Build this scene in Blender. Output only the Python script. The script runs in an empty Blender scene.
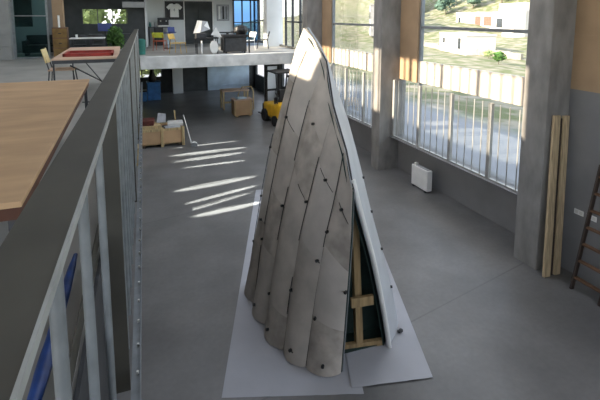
import bpy, bmesh, math, random
from mathutils import Vector, Matrix, noise
R = math.radians
random.seed(7)
SC = bpy.context.scene
COL = SC.collection

# ------------------------------------------------------------------ camera
cam_d = bpy.data.cameras.new('camera')
cam = bpy.data.objects.new('camera', cam_d); COL.objects.link(cam)
cam_d.sensor_width = 36.0; cam_d.lens = 27.0; cam_d.shift_y = -0.2119
cam_d.clip_start = 0.05; cam_d.clip_end = 2000
cam.location = (0, 0, 4.5)
cam.rotation_euler = (R(90 - 7.3264), 0, R(-21.0923))
SC.camera = cam

# ------------------------------------------------------------------ sky, sun, exposure
SUN_DIR = Vector((1.0, -0.05, -0.43)).normalized()      # the way the sunlight travels
W = bpy.data.worlds.new('sky'); SC.world = W; W.use_nodes = True
nt = W.node_tree; nt.nodes.clear()
out = nt.nodes.new('ShaderNodeOutputWorld'); bg = nt.nodes.new('ShaderNodeBackground')
sky = nt.nodes.new('ShaderNodeTexSky'); sky.sky_type = 'NISHITA'; sky.sun_disc = False
sky.sun_elevation = R(24); sky.sun_rotation = math.atan2(-SUN_DIR.x, -SUN_DIR.y)
sky.air_density = 1.0; sky.dust_density = 1.5
mixc = nt.nodes.new('ShaderNodeMix'); mixc.data_type = 'RGBA'
mixc.inputs[0].default_value = 0.55
mixc.inputs[7].default_value = (3.6, 3.55, 3.5, 1)
nt.links.new(sky.outputs[0], mixc.inputs[6]); nt.links.new(mixc.outputs[2], bg.inputs[0])
bg.inputs[1].default_value = 0.52
nt.links.new(bg.outputs[0], out.inputs[0])

sun_d = bpy.data.lights.new('sun', 'SUN'); sun_d.energy = 9.0; sun_d.angle = R(0.53)
sun_d.color = (1.0, 0.86, 0.66)
sun = bpy.data.objects.new('sun', sun_d); COL.objects.link(sun)
sun.rotation_euler = SUN_DIR.to_track_quat('-Z', 'Y').to_euler()
sun.location = (-40, 10, 30)

# added unseen spot lamps, each aimed to throw one light stripe onto the floor
STRIPES = [((1.29,15.42),(3.69,15.53),.10),((1.17,14.55),(3.71,14.64),.22),((1.19,13.92),(3.50,14.13),.20),((1.40,13.26),(3.33,13.29),.10),
          ((.99,11.51),(3.27,11.84),.22),((1.13,10.60),(3.10,11.16),.12),((.93,10.13),(2.83,10.76),.10),((1.31,9.86),(2.75,10.05),.16)]
for (a, b, wd) in STRIPES:
    a, b = Vector((*a, 0)), Vector((*b, 0)); h = (b - a).normalized(); dist = 36.0
    g_dir = Vector((-h.x, -h.y, -.42)).normalized(); mid = (a + b) / 2
    gl_d = bpy.data.lights.new('stripe_spot', 'SPOT'); gl_d.energy = 420000; gl_d.spot_blend = .12
    long_ = (b - a).length * abs(g_dir.z); gl_d.spot_size = 2 * math.atan(long_ / 2 / dist); gl_d.shadow_soft_size = .05; gl_d.color = (1, .96, .88)
    stripe_lamp = bpy.data.objects.new('stripe_spot', gl_d); COL.objects.link(stripe_lamp)
    stripe_lamp.location = mid - g_dir * dist
    stripe_lamp.rotation_euler = g_dir.to_track_quat('-Z', 'Y').to_euler()
    stripe_lamp.scale = (1.35 * wd / long_, 1, 1)

SC.view_settings.view_transform = 'Standard'; SC.view_settings.look = 'None'
SC.view_settings.gamma = 1.0; SC.view_settings.use_curve_mapping = False
SC.view_settings.exposure = 0.9
SC.cycles.max_bounces = 10; SC.cycles.diffuse_bounces = 6; SC.cycles.transparent_max_bounces = 24
SC.cycles.sample_clamp_indirect = 6
SC.cycles.use_denoising = True

# ------------------------------------------------------------------ materials
def mat(name, col, rough=0.6, var=0.12, scale=6.0, metal=0.0, bump=0.0, col2=None, stretch=(1, 1, 1), detail=5.0, spec=0.5, emit=None):
    m = bpy.data.materials.new(name); m.use_nodes = True
    n = m.node_tree; b = n.nodes['Principled BSDF']
    b.inputs['Roughness'].default_value = rough; b.inputs['Metallic'].default_value = metal
    b.inputs['Specular IOR Level'].default_value = spec
    tc = n.nodes.new('ShaderNodeTexCoord'); mp = n.nodes.new('ShaderNodeMapping'); mp.inputs['Scale'].default_value = stretch
    nz = n.nodes.new('ShaderNodeTexNoise'); nz.inputs['Scale'].default_value = scale; nz.inputs['Detail'].default_value = detail
    rp = n.nodes.new('ShaderNodeValToRGB')
    c2 = col2 or tuple(max(0, c * (1 - 2 * var)) for c in col)
    c1 = tuple(min(1, c * (1 + var)) for c in col)
    rp.color_ramp.elements[0].position = .32; rp.color_ramp.elements[1].position = .68
    rp.color_ramp.elements[0].color = (*c2, 1); rp.color_ramp.elements[1].color = (*c1, 1)
    n.links.new(tc.outputs['Object'], mp.inputs[0]); n.links.new(mp.outputs[0], nz.inputs['Vector'])
    n.links.new(nz.outputs[0], rp.inputs[0]); n.links.new(rp.outputs[0], b.inputs['Base Color'])
    if bump:
        bp = n.nodes.new('ShaderNodeBump'); bp.inputs['Strength'].default_value = bump; bp.inputs['Distance'].default_value = .02
        n.links.new(nz.outputs[0], bp.inputs['Height']); n.links.new(bp.outputs[0], b.inputs['Normal'])
    if emit:
        b.inputs['Emission Color'].default_value = (*emit[0], 1); b.inputs['Emission Strength'].default_value = emit[1]
    return m

def glass(name, tint=(.93, .96, .97), gloss=.06):
    m = bpy.data.materials.new(name); m.use_nodes = True
    n = m.node_tree; n.nodes.clear()
    o = n.nodes.new('ShaderNodeOutputMaterial'); t = n.nodes.new('ShaderNodeBsdfTransparent'); t.inputs[0].default_value = (*tint, 1)
    g = n.nodes.new('ShaderNodeBsdfGlossy'); g.inputs['Roughness'].default_value = .02
    lw = n.nodes.new('ShaderNodeLayerWeight'); lw.inputs[0].default_value = .12
    mu = n.nodes.new('ShaderNodeMath'); mu.operation = 'MULTIPLY'; mu.inputs[1].default_value = gloss * 8
    mu.use_clamp = True
    mx = n.nodes.new('ShaderNodeMixShader')
    n.links.new(lw.outputs['Fresnel'], mu.inputs[0]); n.links.new(mu.outputs[0], mx.inputs[0])
    n.links.new(t.outputs[0], mx.inputs[1]); n.links.new(g.outputs[0], mx.inputs[2]); n.links.new(mx.outputs[0], o.inputs[0])
    return m

def floor_mat():
    m = mat('floor_concrete', (.158, .155, .152), rough=.42, var=.14, scale=.9, bump=.03, detail=9)
    n = m.node_tree; b = n.nodes['Principled BSDF']
    src = b.inputs['Base Color'].links[0].from_socket
    tc = n.nodes.new('ShaderNodeTexCoord'); nz = n.nodes.new('ShaderNodeTexNoise'); nz.inputs['Scale'].default_value = 14; nz.inputs['Detail'].default_value = 8
    n.links.new(tc.outputs['Object'], nz.inputs['Vector'])
    mr = n.nodes.new('ShaderNodeMapRange'); mr.inputs[3].default_value = .82; mr.inputs[4].default_value = 1.15
    n.links.new(nz.outputs[0], mr.inputs[0])
    mu = n.nodes.new('ShaderNodeMix'); mu.data_type = 'RGBA'; mu.blend_type = 'MULTIPLY'; mu.inputs[0].default_value = 1
    n.links.new(src, mu.inputs[6]); n.links.new(mr.outputs[0], mu.inputs[7])
    # saw joints every 5.5 m
    sp = n.nodes.new('ShaderNodeSeparateXYZ'); n.links.new(tc.outputs['Object'], sp.inputs[0])
    a = n.nodes.new('ShaderNodeMath'); a.operation = 'MULTIPLY_ADD'; a.inputs[1].default_value = -.213; n.links.new(sp.outputs[0], a.inputs[0]); n.links.new(sp.outputs[1], a.inputs[2])
    a2 = n.nodes.new('ShaderNodeMath'); a2.operation = 'SUBTRACT'; a2.inputs[1].default_value = 4.33 - 2.75; n.links.new(a.outputs[0], a2.inputs[0])
    pp = n.nodes.new('ShaderNodeMath'); pp.operation = 'PINGPONG'; pp.inputs[1].default_value = 2.75; n.links.new(a2.outputs[0], pp.inputs[0])
    gt = n.nodes.new('ShaderNodeMath'); gt.operation = 'GREATER_THAN'; gt.inputs[1].default_value = 2.737; n.links.new(pp.outputs[0], gt.inputs[0])
    sc_ = n.nodes.new('ShaderNodeMath'); sc_.operation = 'MULTIPLY'; sc_.inputs[1].default_value = .45; n.links.new(gt.outputs[0], sc_.inputs[0])
    mj = n.nodes.new('ShaderNodeMix'); mj.data_type = 'RGBA'; mj.inputs[7].default_value = (.07, .07, .07, 1)
    n.links.new(sc_.outputs[0], mj.inputs[0]); n.links.new(mu.outputs[2], mj.inputs[6]); n.links.new(mj.outputs[2], b.inputs['Base Color'])
    return m

def terrain_mat():
    m = mat('hillside', (.155, .15, .085), rough=.95, var=.2, scale=.12, detail=10, col2=(.18, .155, .12), spec=.1)
    n = m.node_tree; b = n.nodes['Principled BSDF']; src = b.inputs['Base Color'].links[0].from_socket
    tc = n.nodes.new('ShaderNodeTexCoord'); nz = n.nodes.new('ShaderNodeTexNoise'); nz.inputs['Scale'].default_value = .55; nz.inputs['Detail'].default_value = 9
    n.links.new(tc.outputs['Object'], nz.inputs['Vector'])
    rp = n.nodes.new('ShaderNodeValToRGB'); rp.color_ramp.elements[0].position = .42; rp.color_ramp.elements[1].position = .62
    rp.color_ramp.elements[0].color = (.075, .105, .035, 1); rp.color_ramp.elements[1].color = (.30, .265, .22, 1)
    n.links.new(nz.outputs[0], rp.inputs[0])
    mx = n.nodes.new('ShaderNodeMix'); mx.data_type = 'RGBA'; mx.inputs[0].default_value = .6
    n.links.new(src, mx.inputs[6]); n.links.new(rp.outputs[0], mx.inputs[7])
    # paved yard by the building
    sp = n.nodes.new('ShaderNodeSeparateXYZ'); n.links.new(tc.outputs['Object'], sp.inputs[0])
    mr = n.nodes.new('ShaderNodeMapRange'); mr.inputs[1].default_value = 15; mr.inputs[2].default_value = 17.5; n.links.new(sp.outputs[0], mr.inputs[0])
    m2 = n.nodes.new('ShaderNodeMix'); m2.data_type = 'RGBA'; m2.inputs[6].default_value = (.22, .225, .24, 1)
    n.links.new(mr.outputs[0], m2.inputs[0]); n.links.new(mx.outputs[2], m2.inputs[7]); n.links.new(m2.outputs[2], b.inputs['Base Color'])
    return m

M = dict(
    floor=floor_mat(), terrain=terrain_mat(),
    mezz=mat('mezzanine_concrete', (.36, .35, .325), .5, .12, 1.1, bump=.03, detail=8),
    concrete=mat('raw_concrete', (.25, .238, .225), .85, .13, 2.6, bump=.25, detail=14, stretch=(1.6, 1.6, .7)),
    beam=mat('beam_concrete', (.70, .70, .68), .85, .16, 1.8, bump=.2, detail=9),
    wallgrey=mat('wall_grey_paint', (.19, .19, .195), .8, .08, 1.2, detail=7),
    brown=mat('brown_infill', (.35, .24, .145), .75, .09, 1.5, detail=6),
    band=mat('white_band', (.56, .50, .43), .7, .05, 2),
    steel=mat('white_painted_steel', (.30, .30, .29), .45, .06, 5),
    darksteel=mat('dark_steel', (.05, .052, .06), .5, .1, 8),
    frame=mat('window_frame_grey', (.20, .21, .22), .5, .06, 8),
    whitewall=mat('white_plaster', (.70, .72, .72), .85, .05, 1),
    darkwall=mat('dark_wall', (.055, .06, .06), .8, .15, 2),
    bluewall=mat('blue_grey_sheet', (.50, .62, .72), .6, .1, 1.5),
    ceil=mat('ceiling_plaster', (.6, .6, .58), .9, .04, 1),
    rail=mat('rail_grey_paint', (.066, .062, .052), .5, .10, 3, spec=.35),
    galv=mat('galvanised_steel', (.23, .25, .265), .42, .10, 9, metal=.4),
    paleedge=mat('pale_rail_edge', (.34, .35, .34), .45, .08, 9),
    kraft=mat('kraft_board', (.52, .335, .185), .7, .08, 2, stretch=(1, 3, 1), detail=8),
    darkbrown=mat('dark_brown_edge', (.10, .035, .018), .7, .15, 4),
    ply=mat('plywood', (.62, .43, .31), .6, .10, 3, stretch=(1, 6, 1)),
    red=mat('red_paint', (.30, .022, .014), .5, .12, 6),
    pine=mat('pine', (.52, .39, .20), .65, .18, 4, stretch=(5, 5, .6), detail=7),
    darkpine=mat('aged_pine', (.34, .235, .115), .7, .18, 4, stretch=(5, 5, .6), detail=7),
    plank=mat('planed_plank', (.50, .385, .235), .7, .18, 5, stretch=(6, 6, .5), detail=8),
    felt=mat('cladding_grey', (.51, .465, .42), .85, .10, 3.2, bump=.05, detail=9, spec=.2),
    felt2=mat('cladding_grey_stained', (.46, .415, .37), .85, .15, 4.6, bump=.05, detail=10, spec=.2),
    felt3=mat('cladding_grey_light', (.54, .50, .46), .85, .08, 2.6, bump=.05, detail=9, spec=.2),
    sheet=mat('white_sheet', (.52, .54, .57), .6, .05, 2.5),
    tarp=mat('white_paper', (.40, .405, .44), .6, .04, 1.6, bump=.05),
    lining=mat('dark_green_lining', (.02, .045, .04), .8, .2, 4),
    black=mat('black_plastic', (.012, .012, .014), .5, .2, 8),
    charcoal=mat('charcoal', (.035, .037, .042), .6, .2, 8),
    yellow=mat('yellow_paint', (.75, .42, .02), .45, .08, 5),
    ochre=mat('ochre_wood', (.20, .115, .03), .6, .15, 5),
    mustard=mat('mustard_wood', (.60, .38, .07), .55, .1, 5),
    lime=mat('lime_yellow', (.55, .58, .06), .55, .1, 5),
    paleyellow=mat('pale_beech', (.78, .62, .30), .5, .08, 4),
    orange=mat('orange_red', (.5, .10, .03), .55, .1, 5),
    white=mat('white_paint', (.80, .80, .78), .5, .04, 5),
    offwhite=mat('offwhite_metal', (.66, .65, .62), .45, .04, 5),
    bluebox=mat('blue_plastic', (.05, .20, .50), .5, .12, 4),
    navy=mat('navy_tarp', (.015, .05, .20), .5, .2, 9),
    screen=mat('blue_screen', (.03, .05, .22), .3, .1, 3),
    greyscrap=mat('grey_offcut', (.42, .43, .45), .75, .12, 6),
    rust=mat('maroon_offcut', (.13, .035, .025), .75, .2, 6),
    rubber=mat('rubber', (.015, .015, .015), .8, .2, 10),
    cabinet=mat('grey_cabinet', (.30, .30, .295), .6, .05, 3),
    leaf=mat('leaf_green', (.06, .13, .03), .7, .35, 3, spec=.2),
    leafbright=mat('leaf_pale_green', (.25, .31, .13), .7, .3, 2, spec=.2),
    leafblue=mat('leaf_blue_green', (.08, .13, .10), .8, .3, 2, spec=.2),
    bark=mat('bark', (.10, .07, .05), .9, .25, 6),
    render_w=mat('house_white_render', (.52, .48, .44), .85, .04, .6),
    render_g=mat('house_grey_stone', (.26, .25, .25), .85, .12, .8),
    stone=mat('stone_wall', (.30, .26, .21), .9, .2, 1.5, bump=.2, detail=9),
    redbrown=mat('red_brown_recess', (.20, .085, .06), .8, .1, 2),
    window_dark=mat('dark_pane', (.03, .035, .045), .2, .1, 2),
    darkwood=mat('dark_wood', (.045, .030, .022), .6, .2, 5, stretch=(4, 4, .6)),
    brownwood=mat('worn_brown_wood', (.16, .085, .045), .6, .2, 5),
    glass=glass('clear_glass'), teal=glass('teal_glass', (.60, .80, .80), .16), bluepane=glass('blue_glass', (.30, .46, .66), .08),
    water=mat('teal_plastic', (.02, .16, .13), .5, .1, 4),
)

# ------------------------------------------------------------------ mesh helpers
class MB:
    def __init__(s): s.bm = bmesh.new()
    def box(s, x0, x1, y0, y1, z0, z1, bev=0.0, mtx=None):
        b = bmesh.new(); bmesh.ops.create_cube(b, size=1)
        for v in b.verts:
            v.co = Vector((x0 + (v.co.x + .5) * (x1 - x0), y0 + (v.co.y + .5) * (y1 - y0), z0 + (v.co.z + .5) * (z1 - z0)))
        if bev: bmesh.ops.bevel(b, geom=list(b.edges), offset=bev, segments=2, affect='EDGES', profile=.5)
        s._add(b, mtx); return s
    def _add(s, b, mtx=None):
        if mtx is not None: bmesh.ops.transform(b, matrix=mtx, verts=b.verts)
        me = bpy.data.meshes.new('tmp'); b.to_mesh(me); b.free(); s.bm.from_mesh(me); bpy.data.meshes.remove(me)
    def bar(s, p, q, w, h, bev=0.0, up=(0, 0, 1)):
        p, q = Vector(p), Vector(q); d = q - p; L = d.length; d.normalize()
        u = Vector(up)
        if abs(d.dot(u)) > .98: u = Vector((0, 1, 0))
        sx = d.cross(u).normalized(); uz = sx.cross(d)
        m = Matrix(((sx.x, d.x, uz.x, p.x), (sx.y, d.y, uz.y, p.y), (sx.z, d.z, uz.z, p.z), (0, 0, 0, 1)))
        return s.box(-w / 2, w / 2, 0, L, -h / 2, h / 2, bev, m)
    def tube(s, pts, r, n=10, caps=True):
        pts = [Vector(p) for p in pts]; rings = []
        for i, p in enumerate(pts):
            d = (pts[min(i + 1, len(pts) - 1)] - pts[max(i - 1, 0)]).normalized()
            u = Vector((0, 0, 1)) if abs(d.z) < .95 else Vector((1, 0, 0))
            a = d.cross(u).normalized(); b = d.cross(a)
            rr = r[i] if isinstance(r, (list, tuple)) else r
            rings.append([s.bm.verts.new(p + (a * math.cos(t) + b * math.sin(t)) * rr) for t in [2 * math.pi * k / n for k in range(n)]])
        for A, B in zip(rings, rings[1:]):
            for k in range(n): s.bm.faces.new((A[k], A[(k + 1) % n], B[(k + 1) % n], B[k]))
        if caps: s.bm.faces.new(rings[0][::-1]); s.bm.faces.new(rings[-1])
        return s
    def lathe(s, prof, n=20, c=(0, 0, 0)):
        return s.tube([(c[0], c[1], c[2] + z) for r, z in prof], [max(r, .001) for r, z in prof], n)
    def prism(s, poly, z0, z1, mtx=None):
        b = bmesh.new()
        lo = [b.verts.new((x, y, z0)) for x, y in poly]; hi = [b.verts.new((x, y, z1)) for x, y in poly]; n = len(poly)
        b.faces.new(lo[::-1]); b.faces.new(hi)
        for k in range(n): b.faces.new((lo[k], lo[(k + 1) % n], hi[(k + 1) % n], hi[k]))
        s._add(b, mtx); return s
    def grid(s, f, nu, nv, thick=0.0):
        g = [[s.bm.verts.new(f(i / nu, j / nv)) for j in range(nv + 1)] for i in range(nu + 1)]
        for i in range(nu):
            for j in range(nv): s.bm.faces.new((g[i][j], g[i + 1][j], g[i + 1][j + 1], g[i][j + 1]))
        return s
    def blob(s, c, rx, ry, rz, sub=3, amp=.25, fr=1.2, seed=0):
        b = bmesh.new(); bmesh.ops.create_icosphere(b, subdivisions=sub, radius=1)
        for v in b.verts:
            k = 1 + amp * noise.noise(v.co * fr * 2 + Vector((seed, seed * .7, 1))) + amp * .5 * noise.noise(v.co * fr * 6 + Vector((seed, 3, seed)))
            v.co = Vector((v.co.x * rx * k + c[0], v.co.y * ry * k + c[1], v.co.z * rz * k + c[2]))
        s._add(b); return s
    def leaves(s, c, rx, ry, rz, n, size, rnd):
        for _ in range(n):
            d = Vector((rnd.gauss(0, 1), rnd.gauss(0, 1), rnd.gauss(0, 1))).normalized() * (rnd.random() ** .4)
            p = Vector((c[0] + d.x * rx, c[1] + d.y * ry, c[2] + d.z * rz))
            a = Vector((rnd.gauss(0, 1), rnd.gauss(0, 1), rnd.gauss(0, 1))).normalized(); b_ = a.orthogonal().normalized()
            z = size * (.6 + .8 * rnd.random())
            s.bm.faces.new([s.bm.verts.new(p + a * z), s.bm.verts.new(p + b_ * z * .5), s.bm.verts.new(p - a * z), s.bm.verts.new(p - b_ * z * .5)])
        return s
    def build(s, name, m, parent=None, smooth=False, solid=0.0, loc=None):
        bmesh.ops.recalc_face_normals(s.bm, faces=s.bm.faces)
        if solid:
            bmesh.ops.solidify(s.bm, geom=list(s.bm.faces), thickness=abs(solid))
            bmesh.ops.recalc_face_normals(s.bm, faces=s.bm.faces)
        me = bpy.data.meshes.new(name)
        org = Vector(loc) if loc is not None else None
        if org is not None: bmesh.ops.translate(s.bm, vec=-org, verts=s.bm.verts)
        s.bm.to_mesh(me); s.bm.free()
        o = bpy.data.objects.new(name, me); COL.objects.link(o)
        if org is not None: o.location = org
        me.materials.append(m if not isinstance(m, str) else M[m])
        if smooth: me.polygons.foreach_set('use_smooth', [True] * len(me.polygons)); me.set_sharp_from_angle(angle=R(40))
        if parent is not None:
            o.parent = parent
        return o

def tag(o, label, cat, group=None, kind=None):
    o['label'] = label; o['category'] = cat
    if group: o['group'] = group
    if kind: o['kind'] = kind
    return o
def thing(name, label, cat, loc=(0, 0, 0), rz=0.0, group=None):
    o = bpy.data.objects.new(name, None); COL.objects.link(o); o.empty_display_size = .2
    o.location = loc; o.rotation_euler = (0, 0, rz)
    return tag(o, label, cat, group)
def struct(name, mb, m, **k):
    o = mb.build(name, m, **k); o['kind'] = 'structure'; return o
def dup(root, loc, rz, label, name=None):
    c = root.copy(); COL.objects.link(c); c.location = loc; c.rotation_euler = (0, 0, rz); c['label'] = label
    for ch in list(root.children):
        d = ch.copy(); COL.objects.link(d); d.parent = c
        for g in list(ch.children):
            e = g.copy(); COL.objects.link(e); e.parent = d
    return c

# ================================================================== SETTING
FX = 7.35            # facade plane
MZ = 2.9             # mezzanine level
TOP = 10.0
def hz(x, y):
    def ss(a, b, t):
        t = min(1, max(0, (t - a) / (b - a))); return t * t * (3 - 2 * t)
    z = -.5 - .9 * ss(9, 30, x) - .5 * ss(30, 55, x) + 2.9 * ss(60, 92, x) + 19 * ss(92, 150, x) + 60 * ss(140, 300, x)
    z += (.9 * noise.noise(Vector((x * .05, y * .05, 0))) + .5 * noise.noise(Vector((x * .17, y * .17, 5)))) * ss(28, 48, x)
    z += 2.6 * ss(80, 130, y) * ss(45, 80, x)
    return z
mb = MB()
xs = [7.5 + 292 * (i / 90) ** 1.7 for i in range(91)]; ys = [-60 + 4 * j for j in range(81)]
g = [[mb.bm.verts.new((x, y, hz(x, y))) for y in ys] for x in xs]
for i in range(90):
    for j in range(80): mb.bm.faces.new((g[i][j], g[i + 1][j], g[i + 1][j + 1], g[i][j + 1]))
struct('ground_hillside', mb, 'terrain', smooth=True)
struct('ground_yard', MB().box(-80, 7.5, 27.4, 200, -.9, -.5), 'terrain')
struct('ground_west', MB().box(-80, -6.6, -60, 27.4, -.9, -.5), 'terrain')

struct('floor', MB().box(-6.2, FX + .1, -8, 27.2, -.3, 0), 'floor')
# mezzanine slabs: the strip beside the hall, and the far gallery
struct('floor_mezzanine', MB().box(-6.2, FX, 18.12, 27, MZ - .30, MZ).prism([(-6.2, -8), (-.62, -8), (.29, 18.0), (.29, 18.12), (-6.2, 18.12)], MZ - .35, MZ), 'mezz')
struct('trim_mezzanine_upstand', MB().prism([(-.72, -8), (-.62, -8), (.29, 18.0), (.19, 18.0)], MZ - 1.1, MZ - .35).prism([(-.62, -8), (-.60, -8), (.31, 18.0), (.29, 18.0)], MZ - 1.1, MZ + .02), 'charcoal')
struct('trim_mezzanine_edge', MB().box(.45, FX - .02, 17.95, 18.25, MZ - .46, MZ + .02, .015), 'beam')
for (x, y) in ((-3, 4), (-3, 10), (-3, 16)):
    struct('mezzanine_column', MB().box(x - .2, x + .2, y - .2, y + .2, 0, MZ - .35, .01), 'concrete')
struct('lower_pillar', MB().box(2.4, 2.95, 26.4, 26.8, 0, MZ - .3, .01), 'whitewall')
struct('ceiling', MB().box(-6.2, 1.2, -8, 27.2, TOP, TOP + .3).box(5.6, FX + .3, -8, 27.2, TOP, TOP + .3).box(1.2, 5.6, 17.5, 27.2, TOP, TOP + .3)
       .box(1.2, 5.6, -8, 6.5, TOP, TOP + .3), 'ceil')  # roof gap is an unseen skylight, added to raise the light in the hall
struct('ceiling_gallery', MB().box(-6.2, FX, 23.2, 27, 5.45, 5.6), 'darkwall')  # unseen low ceiling, added to keep the far gallery darker
# left wall with its clerestory; the unseen near opening is added for fill light
CL0, CL1 = 7.2, 9.12
struct('wall_left', MB().box(-6.3, -6.0, -1, 27.2, -.4, CL0).box(-6.3, -6.0, -8, 27.2, CL1, TOP).box(-6.3, -6.0, -8, -1, -.4, 3.6)
       .box(-6.3, -6.0, -1, 6.55, CL0, CL1), 'whitewall')
mw = MB()
for k in range(63): mw.box(-6.2, -6.13, 7.25 + .315 * k, 7.25 + .315 * k + (.075 if k % 4 else .15), CL0, CL1)  # unseen bars, set close together to cast shadow stripes on the facade band
for y in (-6, -3.5): mw.box(-6.25, -6.05, y, y + .1, 3.6, CL1)
struct('window_1', mw, 'frame')
# unseen wall behind the camera: broad openings over a parapet, added for fill light
mw = MB().box(-6.2, FX + .3, -8.3, -8, -.4, 5.0).box(-6.2, FX + .3, -8.3, -8, 9, TOP)
for x in (-6, -3, 0, 3, 6.8): mw.box(x - .12, x + .12, -8.25, -8.05, 5, 9)
struct('wall_front', mw, 'wallgrey')
# far wall
struct('wall_back', MB().box(1.03, 3.05, 25.6, 25.8, MZ, 5.45).box(4.6, 5.75, 25.6, 25.8, MZ, 5.45).box(3.05, 4.6, 25.6, 25.8, 5.25, 5.45)
       .box(.93, 1.03, 24.1, 25.8, MZ, 5.45), 'whitewall')
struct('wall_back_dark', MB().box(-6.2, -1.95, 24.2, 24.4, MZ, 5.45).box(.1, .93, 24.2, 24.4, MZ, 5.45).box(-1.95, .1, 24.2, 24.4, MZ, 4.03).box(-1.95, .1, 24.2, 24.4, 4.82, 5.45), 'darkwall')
wf = MB()
for x in (-1.95, -1.27, -.6, .05): wf.box(x, x + .04, 24.27, 24.33, 4.03, 4.82)
wf.box(-1.95, .1, 24.27, 24.33, 4.03, 4.07).box(-1.95, .1, 24.27, 24.33, 4.78, 4.82)
w2 = struct('window_2', wf, 'darksteel')
MB().box(-1.93, .08, 24.295, 24.305, 4.05, 4.80).build('window_pane', 'glass', w2)
struct('wall_back_upper', MB().box(-6.2, FX, 27.0, 27.2, 5.5, TOP), 'whitewall')
# lower back wall
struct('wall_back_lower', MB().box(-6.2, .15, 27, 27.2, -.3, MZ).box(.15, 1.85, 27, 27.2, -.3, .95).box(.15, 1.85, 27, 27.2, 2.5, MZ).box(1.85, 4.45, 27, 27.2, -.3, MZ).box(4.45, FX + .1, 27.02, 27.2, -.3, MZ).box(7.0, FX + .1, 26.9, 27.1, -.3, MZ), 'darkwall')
struct('wall_back_panel', MB().box(4.45, 7.0, 26.9, 27.15, 0, MZ - .3).box(4.45, 7.0, 26.86, 26.9, 1.02, 1.06).box(4.45, 7.0, 26.86, 26.9, 1.8, 1.84).box(4.45, 7.0, 26.86, 26.9, .25, .29), 'bluewall')
wf = MB()
for x in (.15, .7, 1.25, 1.79): wf.box(x, x + .06, 27.05, 27.12, .95, 2.5)
w3 = struct('window_3', wf, 'frame'); MB().box(.15, 1.85, 27.08, 27.09, .95, 2.5).build('window_pane', 'glass', w3)

# facade: columns, sill wall, white band, brown infills, glazing
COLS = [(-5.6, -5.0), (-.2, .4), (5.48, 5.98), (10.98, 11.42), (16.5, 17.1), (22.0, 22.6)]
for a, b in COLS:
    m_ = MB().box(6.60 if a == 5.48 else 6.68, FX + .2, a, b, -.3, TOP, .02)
    struct('concrete_column', m_, 'concrete' if a != 22.0 else 'whitewall')  # white on the farthest column stands in for the bright light on it
struct('wall_right', MB().box(FX - .02, FX + .22, -8, 17.0, -.4, 1.0), 'wallgrey')
NX = 7.12
struct('wall_right_near', MB().box(NX, FX + .2, 2.9, 5.48, -.3, 3.24), 'wallgrey')
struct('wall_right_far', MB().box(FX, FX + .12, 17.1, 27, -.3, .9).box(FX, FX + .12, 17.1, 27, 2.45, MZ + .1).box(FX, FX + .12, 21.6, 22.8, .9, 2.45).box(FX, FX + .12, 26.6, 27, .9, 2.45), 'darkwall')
bays = [(-5.0, -.2), (.4, 5.48), (5.98, 10.98), (11.42, 16.5), (17.1, 22.0), (22.6, 27)]
inf = MB()
for i, (a, b) in enumerate(bays):
    if i == 1: inf.box(NX, FX + .12, 2.9, b, 3.24, 4.17).box(NX + .015, FX + .12, 2.9, b, 4.17, 4.19).box(NX, FX + .12, 2.9, b, 4.19, TOP)
    elif i < 4: inf.box(FX - .05, FX + .12, b - .84, b, 2.68, TOP)
struct('wall_right_infill', inf, 'brown')
bm_ = MB()
for i in (0, 2, 3):
    a, b = bays[i]; bm_.box(FX, FX + .1, a, b - .9, 2.68, 3.27, .01)
struct('trim_facade_band', bm_, 'band')
wn = 4
for i, (a, b) in enumerate(bays):
    y1 = b - .84 if i not in (1, 5) else b
    if i == 1: y1 = 2.9
    f = MB()
    lo = 1.0 if i < 4 else MZ
    f.box(FX + .02, FX + .08, a, y1, 4.14, 4.21).box(FX + .02, FX + .08, a, y1, 6.4, 6.46).box(FX + .02, FX + .08, a, y1, 9, TOP)
    f.box(FX + .0, FX + .1, a, a + .06, lo, 9).box(FX + .0, FX + .1, y1 - .06, y1, lo, 9)
    if i >= 4:
        for k in range(1, 4): f.box(FX + .0, FX + .1, a + (y1 - a) * k / 4 - .04, a + (y1 - a) * k / 4 + .04, MZ, 9)
    o = struct('window_%d' % wn, f, 'frame' if i < 4 else 'darksteel'); wn += 1
    MB().box(FX + .045, FX + .055, a, y1 if i != 1 else y1, 3.27 if i < 4 else MZ + .1, 9).build('window_pane', 'glass', o)
    if i in (0, 2, 3): MB().box(FX + .045, FX + .055, a, b, 1.0, 2.68).build('window_pane', 'glass', o)

# barred grilles inside the low windows
def grille(a, b, label):
    t = thing('window_grille', label, 'grille', (7.12, (a + b) / 2, 1.0))
    p = b - a; n = int(round(p / 1.22)); st = p / n; mid = (a + b) / 2
    for k in range(n + 1):
        y = a + st * k - mid
        y = min(max(y, a - mid + .05), b - mid - .05)
        MB().box(-.04, .04, y - .045, y + .045, 0, 1.66, .006).build('post', 'steel', t)
        if k < n:
            for j in range(1, 5):
                yy = a + st * (k + j / 5) - mid
                MB().tube([(0, yy, 0), (0, yy, 1.66)], .012, 8).build('bar', 'steel', t)
    MB().box(-.03, .03, -p / 2, p / 2, 0, .04).build('bottom_rail', 'steel', t)
grille(6.0, 10.96, 'white steel window grille between the two nearest bare concrete columns')
grille(11.45, 16.48, 'white steel window grille seen right behind the tall grey cladded structure')
sill = struct('trim_window_sill', MB().box(7.02, FX, 5.98, 10.98, .985, 1.0).box(7.02, FX, 11.42, 16.5, .985, 1.0), 'wallgrey')

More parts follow.
